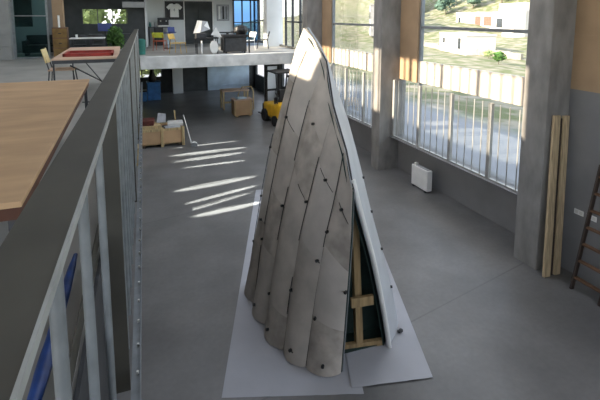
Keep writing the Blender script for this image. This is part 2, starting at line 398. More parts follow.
# ================================================================== THE CLADDED STRUCTURE
STRIP_EDGES = [
 [ (2.340,4.626,0.012),(2.356,4.630,0.209),(2.372,4.634,0.406),(2.388,4.639,0.603),(2.404,4.643,0.800),(2.419,4.648,0.997),(2.433,4.652,1.195),(2.448,4.657,1.392),(2.462,4.662,1.589),(2.475,4.667,1.786),(2.482,4.674,1.984),(2.489,4.681,2.181),(2.496,4.688,2.379) ],
 [ (1.963,4.875,0.012),(2.004,4.893,0.246),(2.045,4.911,0.481),(2.086,4.929,0.715),(2.130,4.946,0.949),(2.178,4.961,1.182),(2.226,4.976,1.415),(2.276,4.990,1.648),(2.344,4.997,1.876),(2.410,5.004,2.105),(2.471,5.014,2.336),(2.527,5.025,2.567),(2.579,5.039,2.800) ],
 [ (1.796,5.257,0.012),(1.843,5.287,0.282),(1.891,5.318,0.552),(1.944,5.346,0.822),(2.002,5.371,1.090),(2.060,5.397,1.359),(2.129,5.418,1.625),(2.208,5.435,1.889),(2.287,5.452,2.153),(2.363,5.470,2.418),(2.447,5.484,2.680),(2.534,5.497,2.942),(2.627,5.508,3.202) ],
 [ (1.726,5.814,0.012),(1.780,5.841,0.335),(1.833,5.868,0.658),(1.888,5.894,0.981),(1.961,5.913,1.301),(2.034,5.931,1.621),(2.114,5.947,1.940),(2.198,5.962,2.257),(2.282,5.975,2.574),(2.368,5.989,2.891),(2.462,5.999,3.206),(2.576,6.000,3.513),(2.732,5.982,3.802) ],
 [ (1.713,6.361,0.012),(1.761,6.376,0.365),(1.809,6.390,0.717),(1.861,6.403,1.069),(1.932,6.409,1.419),(2.002,6.414,1.768),(2.077,6.418,2.116),(2.153,6.421,2.464),(2.232,6.423,2.812),(2.311,6.425,3.159),(2.404,6.421,3.503),(2.525,6.405,3.835),(2.688,6.371,4.150) ],
 [ (1.738,6.891,0.012),(1.790,6.872,0.374),(1.842,6.853,0.736),(1.895,6.833,1.098),(1.949,6.811,1.459),(2.007,6.788,1.820),(2.068,6.762,2.180),(2.134,6.735,2.539),(2.221,6.698,2.893),(2.307,6.662,3.247),(2.383,6.628,3.604),(2.468,6.590,3.958),(2.589,6.538,4.299) ],
]
SHEET_FRONT = [ (3.137,4.799,0.012),(3.067,4.781,0.374),(2.985,4.765,0.732),(2.898,4.750,1.090),(2.804,4.736,1.446),(2.694,4.725,1.798),(2.586,4.710,2.150),(2.509,4.741,2.487),(2.568,4.992,2.750),(2.602,5.266,2.994),(2.633,5.538,3.239),(2.683,5.764,3.526),(2.731,5.992,3.811),(2.700,6.266,4.056),(2.618,6.527,4.299) ]
SHEET_BACK = [ (3.522,5.144,0.012),(3.500,5.235,0.328),(3.468,5.329,0.643),(3.417,5.429,0.953),(3.366,5.529,1.264),(3.314,5.629,1.574),(3.270,5.726,1.886),(3.229,5.821,2.200),(3.182,5.918,2.512),(3.135,6.015,2.824),(3.066,6.118,3.129),(2.989,6.223,3.432),(2.909,6.329,3.735),(2.809,6.440,4.027),(2.666,6.562,4.298) ]
def poly(P, t):
    t = min(max(t, 0), 1) * (len(P) - 1); i = min(int(t), len(P) - 2); f = t - i
    return Vector(P[i]).lerp(Vector(P[i + 1]), f)
OUT = Vector((-.85, -.50, .25)).normalized()
ORG = Vector((2.4, 5.7, 0))
tent = thing('timber_pavilion', 'tall leaning wedge shaped shelter clad in grey overlapping sheets on white paper', 'pavilion', ORG)
def surf(i, s, t):
    a, b = poly(STRIP_EDGES[i], t), poly(STRIP_EDGES[i + 1], t)
    w = (b - a).length
    n = (b - a).cross(Vector((0, 0, 1)).lerp(poly(STRIP_EDGES[i], min(1, t + .1)) - a, .5)).normalized()
    if n.dot(OUT) < 0: n = -n
    # each strip is a bowed sheet: a half round at the foot, flattening towards the ridge
    return a.lerp(b, s) + n * (w * (.045 + .19 * (1 - t) ** 3) * (math.sin(math.pi * s) ** .8) + .004), n
cuts = [(0, .235, .56, .80, 1), (0, .20, .47, .78, 1), (0, .13, .33, .60, .84, 1), (0, .25, .44, .70, 1), (0, .30, .55, .82, 1)]
rnd = random.Random(3)
for i in range(5):
    for k in range(len(cuts[i]) - 1):
        t0, t1 = cuts[i][k], cuts[i][k + 1]
        lift = .012 if k else .0
        def f(u, v, i=i, t0=t0, t1=t1, k=k):
            t = t0 + (t1 + (.004 if t1 < 1 else 0) - t0) * v
            s = .003 + .994 * u
            p, n = surf(i, s, t)
            return p + n * (.002 * (1 - v)) - ORG
        MB().grid(f, 14, 8).build('cladding_panel', ('felt', 'felt2', 'felt3', 'felt')[(k * 2 + i + (k > 1)) % 4] if k else ('felt2', 'felt')[i % 2], tent, smooth=True, solid=.006)
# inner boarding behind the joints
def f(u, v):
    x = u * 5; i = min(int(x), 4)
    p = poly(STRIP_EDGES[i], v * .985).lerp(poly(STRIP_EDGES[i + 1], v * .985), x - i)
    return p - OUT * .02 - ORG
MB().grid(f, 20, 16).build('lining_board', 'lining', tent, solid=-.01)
# white sheet on the other slope: a board with a turned front edge
def f(u, v):
    p = poly(SHEET_FRONT, v).lerp(poly(SHEET_BACK, v), u)
    bow = math.sin(math.pi * u) * .03
    return p + Vector((.9, -.3, .3)) * bow - ORG
MB().grid(f, 6, 28).build('side_sheet', 'sheet', tent, smooth=True, solid=.02)
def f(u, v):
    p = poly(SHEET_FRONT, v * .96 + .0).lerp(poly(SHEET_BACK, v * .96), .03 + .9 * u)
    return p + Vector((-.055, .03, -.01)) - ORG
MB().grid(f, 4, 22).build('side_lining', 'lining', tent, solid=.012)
# rear face closing the wedge
def f(u, v):
    return poly(STRIP_EDGES[5], v).lerp(poly(SHEET_BACK, v), u) + Vector((.25, .55, 0)) * math.sin(math.pi * u) * (1 - v) * 1.2 - ORG
MB().grid(f, 8, 12).build('rear_sheet', 'sheet', tent, smooth=True, solid=.01)
# turned edge of the white sheet
mbt = MB(); pts = [poly(SHEET_FRONT, k / 30 * .50) - ORG for k in range(31)]
mbt.tube([p + Vector((.02, -.01, 0)) for p in pts], .03, 8)
mbt.build('sheet_edge', 'white', tent, smooth=True)
mbt = MB(); mbt.tube([poly(SHEET_FRONT, .47 + k / 30 * .53) - ORG + Vector((-.005, -.012, .012)) for k in range(31)], .012, 6)
mbt.build('ridge_cord', 'charcoal', tent)
mbt = MB(); mbt.tube([poly(STRIP_EDGES[0], k / 12) - ORG + Vector((.03, .02, 0)) for k in range(13)], .008, 6)
mbt.build('edge_batten', 'frame', tent)
# frame inside
def L(p): return Vector(p) - ORG
MB().bar(L((2.77, 4.95, .02)), L((2.67, 4.97, 2.0)), .10, .08, .004, up=(0, 1, 0)).build('frame_post', 'darkpine', tent)
MB().bar(L((2.42, 5.0, .05)), L((3.10, 4.88, .05)), .06, .08, .004).build('sill_beam', 'darkpine', tent)
MB().bar(L((2.60, 4.88, .74)), L((2.90, 4.82, .76)), .05, .13, .004).build('frame_brace', 'darkpine', tent)
def f(u, v):
    return Vector((2.12, 5.25, .02)).lerp(Vector((3.30, 5.16, .02)), u).lerp(Vector((2.52, 5.30, 2.72)).lerp(Vector((2.62, 5.25, 2.72)), u), v) - ORG
MB().grid(f, 3, 6).build('shade_panel', 'lining', tent, solid=.01)  # dark panel added behind the opening to stand in for the shade inside
MB().prism([(2.40 - ORG.x, 4.90 - ORG.y), (3.12 - ORG.x, 4.86 - ORG.y), (3.3 - ORG.x, 5.4 - ORG.y), (2.1 - ORG.x, 5.4 - ORG.y)], .022, .034).build('base_board', 'lining', tent)  # dark board added over the paper, painting the inside floor as shaded
MB().bar(L((2.05, 5.6, .05)), L((2.58, 5.6, 2.5)), .07, .07, .004).build('frame_rafter', 'darkpine', tent)
MB().bar(L((3.25, 5.5, .05)), L((2.75, 5.6, 2.9)), .07, .07, .004).build('frame_rafter', 'darkpine', tent)
# clips and tie ends along the joints
def clip(p, n, q=None):
    m_ = MB(); m_.tube([p - n * .01, p + n * .035], .020, 8)
    if q is not None: m_.tube([p + n * .02, p + n * .02 + q], .008, 5)
    m_.build('clip', 'black', tent)
for i, s, t in ((0, .03, .45), (0, .97, .62), (0, .5, .05), (1, .95, .25), (1, .5, .05), (1, .1, .47), (2, .9, .13), (2, .5, .04), (2, .05, .60), (2, .5, .84), (3, .08, .44), (3, .5, .04), (3, .95, .70), (4, .3, .30), (4, .95, .55), (4, .95, .82), (0, .5, .80), (1, .45, .78), (4, .95, .36), (4, .95, .18), (0, .9, .235), (3, .9, .25)):
    p, n = surf(i, s, t); clip(p - ORG, n, Vector((.03, -.03, -.02)) if (i + int(t * 10)) % 2 else None)
for v in (.12, .24, .36, .47):
    p = poly(SHEET_FRONT, v).lerp(poly(SHEET_BACK, v), .92) - ORG
    clip(p, Vector((.9, -.35, .1)).normalized())
def joint(i, t, s0=.03, s1=.97, m_='black'):
    MB().tube([surf(i, s0 + (s1 - s0) * k / 10, t)[0] + surf(i, s0 + (s1 - s0) * k / 10, t)[1] * .011 - ORG for k in range(11)], .004, 5).build('lap_joint', m_, tent)
for i, t, a, b in ((0, .80, .1, .7), (1, .78, .1, .8), (2, .60, .1, .5), (3, .70, .3, .95)): joint(i, t, a, b)
def seam(i, t0, t1):
    pts = []
    for k in range(11):
        t = t0 + (t1 - t0) * k / 10; p, n = surf(i, .985, t); pts.append(p + n * .02 - ORG)
    MB().tube(pts, .006, 5).build('side_joint', 'black', tent)
for i, a, b in ((0, .55, .98), (1, .45, .80), (2, .32, .52), (2, .62, .85), (3, .30, .95), (1, .15, .3), (4, .1, .6), (3, .05, .22)): seam(i, a, b)

def paper(c, z, label, seed):
    P = [Vector((x, y, 0)) for x, y in c]
    def f(u, v):
        p = P[0].lerp(P[1], u).lerp(P[3].lerp(P[2], u), v)
        e = min(u, 1 - u, v, 1 - v)
        p.z = z + .010 * max(0, noise.noise(Vector((p.x * 2.2, p.y * 2.2, seed)))) * min(1, e * 10) + (.012 * max(0, noise.noise(Vector((p.x * 5, p.y * 5, seed)))) if e < .02 else 0)
        return p
    o = MB().grid(f, 40, 60).build('floor_paper', 'tarp', smooth=True, solid=.002, loc=(P[0].x, P[0].y, 0))
    return tag(o, label, 'paper sheet', 'paper laid under the shelter')
paper([(.86, 4.81), (2.46, 4.25), (4.46, 10.27), (2.96, 10.85)], .003, 'wide white paper sheet on the floor under the scalloped grey side', 1)
paper([(2.36, 4.37), (3.38, 4.15), (5.21, 9.29), (4.21, 9.68)], .012, 'white paper sheet with pointed corner before the open timber end of shelter', 4)
for (x, y, r, lb) in ((3.66, 5.55, .055, 'dark scrap lying on white paper, farther from the paper corner'), (3.45, 4.98, .045, 'dark scrap on white paper just right of the white sheet foot')):
    o = MB().blob((x, y, .018 + r * .45), r, r * .7, r * .45, 2, .5, 1.4, x).build('paper_scrap', 'charcoal', loc=(x, y, 0)); tag(o, lb, 'scrap', 'dark scraps on the paper')

# ================================================================== RAILING BESIDE THE CAMERA
RY0, RY1 = -.6, 18.9
def rx(y): return -.23 + (y - 1.2) * .0351
rl = thing('steel_railing', 'grey flat topped steel railing with round bars along the upper floor edge', 'railing', (rx(RY0), RY0, MZ))
O = Vector((rx(RY0), RY0, MZ))
def rp_(y, dx, z): return Vector((rx(y) + dx, y, z)) - O
MB().bar(rp_(RY0, 0, 3.945), rp_(RY1, 0, 3.945), .15, .012, .002).build('top_rail', 'rail', rl)
MB().bar(rp_(RY0, .072, 3.940), rp_(RY1, .072, 3.940), .008, .026).build('rail_edge', 'paleedge', rl)
for y in (3.2, 6.7, 10.2, 13.7, 17.2):
    MB().bar(rp_(y, .0, 1.80), rp_(y, .0, 3.94), .15, .02, .002, up=(0, 1, 0)).build('post', 'rail', rl)
ylist = [.1, .6, 1.12, 1.62, 2.2] + [3.42 + .42 * k for k in range(36)]
for y in ylist:
    if any(abs(y - p) < .12 for p in (3.2, 6.7, 10.2, 13.7, 17.2)): continue
    MB().tube([rp_(y, .052, 1.96), rp_(y, .052, 3.935)], .018, 14).build('baluster', 'galv', rl, smooth=True)
MB().bar(rp_(RY0, .118, 1.955), rp_(18.0, .118, 1.955), .06, .012).build('foot_plate', 'galv', rl)
MB().bar(rp_(RY0, .148, 1.955), rp_(18.0, .148, 1.955), .008, .05).build('plate_edge', 'galv', rl)
for k in range(40):
    y = 1.7 + .287 * k
    MB().tube([rp_(y, .130, 1.96), rp_(y, .130, 1.982)], .010, 6).build('bolt', 'offwhite', rl)
MB().bar(rp_(RY0, -.09, MZ + .07), rp_(18.0, -.09, MZ + .07), .008, .12).build('shade_strip', 'rail', rl)  # dark strip added to stand in for shaded floor behind the bars
MB().bar(rp_(18.1, .045, 2.9), rp_(18.1, .045, 3.94), .06, .06, .004, up=(0, 1, 0)).build('end_post', 'galv', rl)

# ================================================================== MEZZANINE FURNITURE
def table(name, label, x0, x1, y0, y1, ztop, th, topm, legm, edge=None, legr=.018, inset=.05, group=None, leg_sq=False):
    cx, cy = (x0 + x1) / 2, (y0 + y1) / 2; h = ztop - MZ
    t = thing(name, label, 'table', (cx, cy, MZ), 0, group)
    MB().box(x0 - cx, x1 - cx, y0 - cy, y1 - cy, h - th, h, .004).build('tabletop', topm, t)
    if edge: MB().box(x0 - cx + .01, x1 - cx - .01, y0 - cy + .01, y1 - cy - .01, h - th - .06, h - th).build('apron', edge, t)
    for sx in (x0 - cx + inset, x1 - cx - inset):
        for sy in (y0 - cy + inset, y1 - cy - inset):
            MB().box(sx - legr, sx + legr, sy - legr, sy + legr, 0, h - th, .003).build('leg', legm, t)
    return t
table('worktable', 'large brown board topped worktable right beside the grey railing', -2.6, -.485, 2.31, 6.59, 3.65, .03, 'kraft', 'darksteel', 'darkbrown')
def f(u, v):
    a = 2 * math.pi * u; k = 1 + .25 * noise.noise(Vector((math.cos(a) * 2, math.sin(a) * 2, v * 7)))
    r_ = .032 * k * math.sin(math.pi * min(max(v, .03), .97)) ** .4
    return Vector((r_ * math.cos(a), -.8 + 1.6 * v, .05 + r_ * math.sin(a)))
o = MB().grid(f, 16, 24).build('rolled_tarp', 'navy', smooth=True); o.location = (-.40, 2.3, MZ); o.rotation_euler = (0, 0, -.035)
tag(o, 'blue rolled tarp on the upper floor behind the railing bars', 'tarp')
t = table('drafting_table', 'pale plywood topped table with thin black legs behind the brown worktable', -1.22, -.14, 8.7, 11.7, 3.75, .03, 'ply', 'darksteel', 'darksteel', legr=.014, inset=.03)
MB().tube([(-.25, -1.45, .72), (.45, .2, .02)], .012, 6).tube([(.52, -1.45, .02), (-.2, .2, .7)], .012, 6).build('cross_brace', 'darksteel', t)
MB().tube([(-.1, -1.46, .06), (.52, -1.46, .06)], .010, 6).build('stretcher', 'darksteel', t)
tr = thing('red_tray', 'red painted square wooden tray lying on the pale plywood table', 'tray', (-.66, 9.45, 3.75))
MB().box(-.42, .42, -.40, .40, 0, .012).build('base_board', 'red', tr)
for a in ((-.42, .42, -.42, -.38), (-.42, .42, .38, .42), (-.42, -.38, -.42, .42), (.38, .42, -.42, .42)):
    MB().box(*a, 0, .055, .004).build('rim', 'red', tr)

def chair_parts(t, seatm, backm, legm, w=.44, hs=.45, hb=.82, arms=False):
    # faces +x in its own frame
    MB().box(-w / 2, w / 2, -w / 2, w / 2, hs - .03, hs, .012).build('seat', seatm, t)
    MB().grid(lambda u, v: Vector((-w / 2 - .03 - .07 * v + .04 * math.sin(math.pi * u), -w / 2 + w * u, hs + .14 + (hb - hs - .14) * v)), 8, 4).build('backrest', backm, t, smooth=True, solid=.02)
    for sx, sy in ((1, 1), (1, -1), (-1, 1), (-1, -1)):
        top = (sx * (w / 2 - .03), sy * (w / 2 - .03), hs - .02)
        pts = [(sx * (w / 2 + .02), sy * (w / 2 - .005), 0), top]
        if sx < 0: pts.append((-w / 2 - .07, sy * (w / 2 - .05), hb - .05))
        MB().tube(pts, .013, 8).build('leg', legm, t)
def chair(label, x, y, rz, seatm, backm, legm, group=None, **k):
    t = thing('chair', label, 'chair', (x, y, MZ), rz, group); chair_parts(t, seatm, backm, legm, **k); return t
chair('pale beech chair tucked at the left of the plywood table', -1.30, 10.75, 0, 'ply', 'paleyellow', 'darksteel', w=.5, hs=.47, hb=.90)
chair('mustard wooden chair on the far gallery before the framed shirt', 2.02, 19.5, R(-35), 'mustard', 'mustard', 'mustard', w=.5)
chair('lime backed chair with red seat behind the mustard chair', 1.42, 21.3, R(70), 'orange', 'lime', 'orange', w=.5)
chair('white chair on the far gallery right of the dark machine', 5.2, 20.2, R(200), 'white', 'white', 'white', w=.5)
chair('dark grey wire chair beside the white chair near the glazing', 6.05, 20.6, R(160), 'charcoal', 'charcoal', 'darksteel', w=.5)

# bar counter with coffee things, left end of the gallery wall
ct = thing('coffee_counter', 'dark high counter against the white wall below the framed shirt', 'counter', (1.50, 25.1, MZ))
MB().box(-.38, .72, -.3, .3, .93, .98, .005).build('worktop', 'charcoal', ct)
MB().box(-.1, .35, -.25, .28, 0, .93, .005).build('cabinet', 'black', ct)
for x in (-.35, .68):
    MB().box(x - .02, x + .02, -.28, .28, 0, .93).build('side_panel', 'darksteel', ct)
cm = thing('coffee_machine', 'dark coffee machine with pale front on the high counter', 'coffee machine', (1.88, 25.1, MZ + .98))
MB().box(-.28, .28, -.2, .2, 0, .08, .01).build('drip_tray', 'offwhite', cm)
MB().box(-.28, .28, 0, .2, .08, .34, .01).build('body', 'charcoal', cm)
MB().box(-.28, .28, -.2, .2, .34, .48, .015).build('head', 'charcoal', cm)
for x in (-.14, .14): MB().tube([(x, -.12, .34), (x, -.12, .27)], .035, 10).build('brew_group', 'offwhite', cm)
for k, (x, y) in enumerate(((1.2, 24.98), (1.33, 25.2), (1.46, 25.02))):
    o = MB().lathe([(.03, 0), (.045, .02), (.05, .16), (.03, .2), (.02, .26)], 12, (0, 0, 0)).build('jar', ('water', 'white', 'greyscrap')[k], smooth=True); o.location = (x, y, MZ + .98)
    tag(o, ('teal jar at the left end of the high counter', 'white jar in the middle of the counter jars', 'grey jar next to the coffee machine')[k], 'jar', 'jars on the counter')
bt = thing('side_table', 'low black round table behind the mustard chair', 'table', (1.9, 22.6, MZ))
MB().lathe([(.36, .73), (.37, .74), (.37, .76), (.36, .77)], 24).build('tabletop', 'screen', bt, smooth=True)
MB().lathe([(.03, .02), (.03, .73)], 12).build('pedestal', 'bluewall', bt); MB().lathe([(.24, 0), (.22, .03)], 20).build('base', 'charcoal', bt)
lp = thing('laptop', 'open black laptop on the low black round table', 'laptop', (2.1, 22.6, MZ + .77), R(15))
MB().box(-.17, .17, -.12, .12, 0, .018, .004).build('keyboard_base', 'black', lp)
MB().box(-.17, .17, -.004, .004, 0, .24, .003, Matrix.Translation((0, .12, .018)) @ Matrix.Rotation(R(-15), 4, 'X')).build('screen', 'screen', lp)

# framed shirt
fr = thing('framed_shirt', 'pale t-shirt in a black frame on the white gallery wall', 'picture', (2.52, 25.58, 4.74))
MB().box(-.46, .46, -.02, .02, -.47, .47).build('backing', 'black', fr)
for a in ((-.49, -.43, -.5, .5), (.43, .49, -.5, .5), (-.49, .49, .44, .5), (-.49, .49, -.5, -.44)):
    MB().box(a[0], a[1], -.05, .02, a[2], a[3], .004).build('frame', 'charcoal', fr)
shirt = [(-.23, -.36), (.23, -.36), (.22, .10), (.30, .04), (.42, .18), (.24, .36), (.10, .38), (.05, .34), (-.05, .34), (-.10, .38), (-.24, .36), (-.42, .18), (-.30, .04), (-.22, .10)]
o = MB().prism(shirt, 0, .02, Matrix.Translation((0, -.022, 0)) @ Matrix.Rotation(R(90), 4, 'X')).build('shirt', 'white', fr)
MB().prism([(.05 * math.cos(k) * (1 if i % 2 else .6), .03 + .08 * math.sin(k)) for i, k in enumerate([2 * math.pi * j / 10 for j in range(10)])], 0, .004, Matrix.Translation((0, -.043, 0)) @ Matrix.Rotation(R(90), 4, 'X')).build('print', 'greyscrap', o)
# dark double door
d1 = struct('door_1', MB().box(3.05, 3.8, 25.62, 25.68, MZ, 5.25).box(3.82, 4.6, 25.62, 25.68, MZ, 5.25).box(3.05, 4.6, 25.66, 25.72, MZ, 5.25), 'darkwall')
MB().box(3.7, 3.73, 25.57, 25.62, 3.85, 4.05).build('door_handle', 'galv', d1)
struct('trim_1', MB().box(3.0, 3.06, 25.56, 25.62, MZ, 5.3).box(4.59, 4.65, 25.56, 25.62, MZ, 5.3).box(3.0, 4.65, 25.56, 25.62, 5.25, 5.31), 'white')
nb = thing('notice_board', 'grey framed notice board on the white wall right of the dark door', 'notice board', (5.18, 25.58, 4.63))
MB().box(-.33, .33, -.01, .01, -.43, .43).build('board', 'greyscrap', nb)
for x in (-.2, .02, .2): MB().box(x - .05, x + .05, -.02, -.01, -.36, .36).build('paper_strip', ('charcoal', 'white', 'frame')[int(x * 10) % 3], nb)
MB().box(-.35, .35, -.025, -.005, .42, .45).box(-.35, .35, -.025, -.005, -.45, -.42).box(-.35, -.32, -.025, -.005, -.45, .45).box(.32, .35, -.025, -.005, -.45, .45).build('frame', 'frame', nb)
# glazed blue partition at the gallery end
gp = MB()
for x in (5.75, 6.25, 6.75, 7.2): gp.box(x, x + .07, 25.5, 25.6, MZ, 5.45)
gp.box(5.75, 7.27, 25.5, 25.6, MZ, MZ + .1).box(5.75, 7.27, 25.5, 25.6, 4.05, 4.1).box(5.75, 7.27, 25.5, 25.6, 5.3, 5.45)
d2 = struct('door_2', gp, 'darksteel'); MB().box(5.76, 7.26, 25.54, 25.55, MZ + .1, 5.3).build('door_pane', 'bluepane', d2)

# dark machine, white models, oval sign
pm = thing('covered_machine', 'bulky black machine standing on the far gallery edge before the blue glazing', 'machine', (4.25, 18.95, MZ))
MB().box(-.42, .52, -.3, .3, .06, .68, .03).build('cabinet', 'charcoal', pm)
MB().box(-.5, .6, -.36, .34, .68, .78, .02).build('worktop', 'black', pm)
MB().blob((.35, 0, .95), .3, .25, .22, 3, .18, 1.1, 4).build('cover', 'black', pm, smooth=True)
MB().bar((.62, -.3, 0), (.62, -.3, 1.05), .05, .05).build('post', 'black', pm)
for sx in (-.35, .45):
    for sy in (-.22, .22): MB().lathe([(.04, 0), (.04, .06)], 10, (sx, sy, 0)).build('foot', 'rubber', pm)
MB().box(-.48, -.44, -.35, .3, .1, .66).build('side_panel', 'black', pm)
st = thing('model_stand', 'black display stand holding two white angular models on the gallery', 'stand', (2.98, 18.9, MZ))
MB().box(-.32, .60, -.22, .22, .62, .68, .005).build('shelf', 'black', st); MB().box(-.30, .1, -.2, .2, .68, .86, .01).build('box', 'charcoal', st)
for sx in (-.28, .56):
    for sy in (-.18, .18): MB().bar((sx, sy, 0), (sx, sy, .66), .035, .035).build('leg', 'black', st)
MB().tube([(-.1, -.22, .02), (-.1, -.22, .55)], .03, 8).build('bracket', 'white', st)
def facet(name, P, z0, z1, label, mA, mB_):
    t = thing(name, label, 'model', P)
    m1 = MB(); v = [m1.bm.verts.new(q) for q in ((-.22, -.12, 0), (-.02, -.18, .02), (.06, -.16, .40), (-.08, -.12, .42))]; m1.bm.faces.new(v); m1.build('folded_face', mA, t, solid=.02)
    m2 = MB(); v = [m2.bm.verts.new(q) for q in ((-.02, -.18, .02), (.34, .0, .12), (.26, .04, .38), (.06, -.16, .40))]; m2.bm.faces.new(v); m2.build('folded_face', mB_, t, solid=.02)
    m3 = MB(); v = [m3.bm.verts.new(q) for q in ((-.22, -.12, 0), (.34, .0, .12), (.26, .04, .38), (-.08, -.12, .42))]; m3.bm.faces.new(v[::-1]); m3.build('folded_face', mA, t, solid=-.02)
    return t
facet('paper_model', (2.86, 18.95, MZ + .86), 0, .4, 'larger white and grey folded model on the black stand', 'white', 'greyscrap').scale = (1.25, 1.25, 1.25)
t = thing('paper_model', 'smaller white triangular folded model at the right of the black stand', 'model', (3.44, 18.80, MZ + .68))
m1 = MB(); v = [m1.bm.verts.new(q) for q in ((-.14, 0, .10), (.30, -.05, -.12 + .12), (.06, -.02, .44))]; m1.bm.faces.new(v); m1.build('folded_face', 'white', t, solid=.03)
m1 = MB(); v = [m1.bm.verts.new(q) for q in ((-.14, .06, .10), (.30, .05, 0), (.06, .1, .44))]; m1.bm.faces.new(v); m1.build('folded_face', 'greyscrap', t, solid=.03)
ov = thing('oval_board', 'pale oval board leaning on the gallery floor below the white models', 'board', (3.36, 18.5, MZ))
MB().prism([(.17 * math.cos(2 * math.pi * k / 24), .29 + .28 * math.sin(2 * math.pi * k / 24)) for k in range(24)], 0, .025, Matrix.Rotation(R(82), 4, 'X')).build('panel', 'offwhite', ov)
MB().bar((0, .03, .01), (0, .20, .42), .03, .02).build('prop', 'black', ov)
struct('trim_2', MB().box(-.1, .95, 23.6, 24.1, 4.86, 5.14), 'cabinet')
# low stools and a rack, dark clutter right of the door
rk = thing('bench_rack', 'low dark slatted bench under the notice board', 'bench', (5.0, 23.6, MZ))
MB().box(-.9, .9, -.2, .2, .66, .72, .01).build('seat', 'charcoal', rk)
for sx in (-.8, 0, .8): MB().box(sx - .03, sx + .03, -.18, .18, 0, .66).build('leg', 'black', rk)

# -------- left depth of the mezzanine
cb = thing('metal_cabinet', 'grey cabinet with dark slot handles left of the teal glass', 'cabinet', (-4.95, 18.95, MZ))
MB().box(-1.0, 1.12, -.3, .3, 0, 2.5, .01).build('carcass', 'cabinet', cb)
for k in range(4): 
    o = MB().box(-.1, 1.08, -.33, -.3, .08 + .42 * k, .46 + .42 * k, .006).build('drawer', 'cabinet', cb)
    MB().box(.5, .78, -.34, -.328, .37 + .42 * k, .41 + .42 * k).build('handle', 'black', o)
MB().box(-.98, 1.08, -.33, -.3, 1.78, 2.46, .006).build('door', 'cabinet', cb)
pt = thing('glass_partition', 'teal glass partition with pale frame between grey cabinet and brown column', 'partition', (-3.25, 19.05, MZ))
MB().box(-.58, -.50, -.05, .05, 0, 2.5).box(.52, .58, -.05, .05, 0, 2.5).box(-.5, .52, -.04, .04, 1.55, 1.59).box(-.5, .52, -.04, .04, 0, .06).build('frame', 'galv', pt)
MB().box(-.5, .52, -.005, .005, .06, 2.5).build('pane', 'teal', pt)
sf = thing('sofa', 'black low sofa behind the teal glass partition', 'sofa', (-3.0, 20.6, MZ))
MB().box(-.75, .75, -.4, .4, .12, .42, .04).build('seat', 'black', sf); MB().box(-.75, .75, .25, .45, .42, .8, .04).build('backrest', 'black', sf)
for sx in (-.8, .65): MB().box(sx, sx + .15, -.4, .4, .12, .6, .03).build('armrest', 'black', sf)
for sx in (-.7, .7): MB().box(sx - .03, sx + .03, -.35, .35, 0, .12).build('foot', 'darksteel', sf)
struct('wall_office', MB().box(-6.0, -4.6, 22.2, 22.3, MZ, 5.45).box(-4.6, -3.7, 22.2, 22.3, MZ, 4.0).box(-4.6, -3.7, 22.2, 22.3, 5.2, 5.45).box(-3.7, -2.6, 22.2, 22.3, MZ, 5.45), 'wallgrey')
struct('wall_brown_pier', MB().box(-2.52, -2.15, 19.0, 19.35, MZ, 5.45, .01), 'brown')
dr = thing('wooden_drawer_unit', 'narrow brown wooden drawer unit in front of the brown pier', 'drawers', (-2.3, 18.7, MZ))
MB().box(-.2, .3, -.2, .2, 0, 1.15, .01).build('carcass', 'brownwood', dr)
for k in range(3):
    o = MB().box(-.18, .28, -.22, -.2, .06 + .36 * k, .38 + .36 * k, .004).build('drawer', 'ochre', dr)
    MB().box(.0, .1, -.235, -.22, .2 + .36 * k, .23 + .36 * k).build('handle', 'black', o)
pn = thing('white_tube', 'upright white tube standing on the brown drawer unit', 'tube', (-2.28, 18.7, MZ + 1.15))
MB().lathe([(.035, 0), (.035, .42), (.03, .43)], 12).build('tube_body', 'white', pn, smooth=True); MB().lathe([(.037, .40), (.037, .44)], 12).build('cap', 'offwhite', pn)
t = table('conference_table', 'white topped table far back in the dark part of the upper floor', -1.95, -.75, 18.4, 19.2, 3.65, .03, 'white', 'darksteel', None, legr=.02)
for k, (x, a) in enumerate(((-1.7, R(90)), (-1.05, R(90)))):
    chair(('dark chair at the left side of the white topped table', 'dark chair at the right side of the white topped table')[k], x, 19.6, -a, 'charcoal', 'charcoal', 'darksteel', 'dark chairs at the white table', w=.46)
cp = MB().lathe([(.03, 0), (.035, .03), (.04, .12), (.035, .13)], 12).build('cup', 'white', smooth=True); cp.location = (-1.72, 18.65, 3.65); tag(cp, 'white cup standing on the white topped table', 'cup')
mo = thing('monitor', 'dark blue screen standing on a desk below the bright far window', 'monitor', (-.9, 22.9, MZ + .72))
MB().box(-.3, .3, -.02, .02, .14, .5, .006).build('screen', 'screen', mo); MB().box(-.03, .03, 0, .04, 0, .2).box(-.12, .12, -.08, .1, 0, .015).build('stand', 'black', mo)
dk = table('desk', 'dark desk carrying the blue monitor below the far window', -1.6, .2, 22.5, 23.3, MZ + .72, .03, 'charcoal', 'darksteel', None)
def plant(x, y, z, h, r, label, n, seed, m_='leaf'):
    t = thing('potted_plant', label, 'plant', (x, y, z)); rd = random.Random(seed)
    MB().lathe([(.12, 0), (.17, .28), (.18, .3), (.15, .3), (.14, .26)], 16).build('pot', 'charcoal', t, smooth=True)
    MB().tube([(0, 0, .25), (.03, 0, h * .6), (0, .02, h * .85)], .012, 6).build('stem', 'bark', t)
    MB().leaves((0, 0, h * .65), r, r, h * .38, n, .08, rd).build('foliage', m_, t)
plant(-.35, 17.3, MZ, 1.2, .28, 'bushy green plant in a dark pot behind the plywood table', 420, 2)
bx = thing('teal_bin', 'narrow teal bin beside the railing end post', 'bin', (.55, 19.4, MZ))
MB().lathe([(.16, 0), (.19, .55)], 16).build('body', 'water', bx, smooth=True); MB().lathe([(.2, .55), (.2, .6), (.1, .64)], 16).build('lid', 'water', bx, smooth=True)

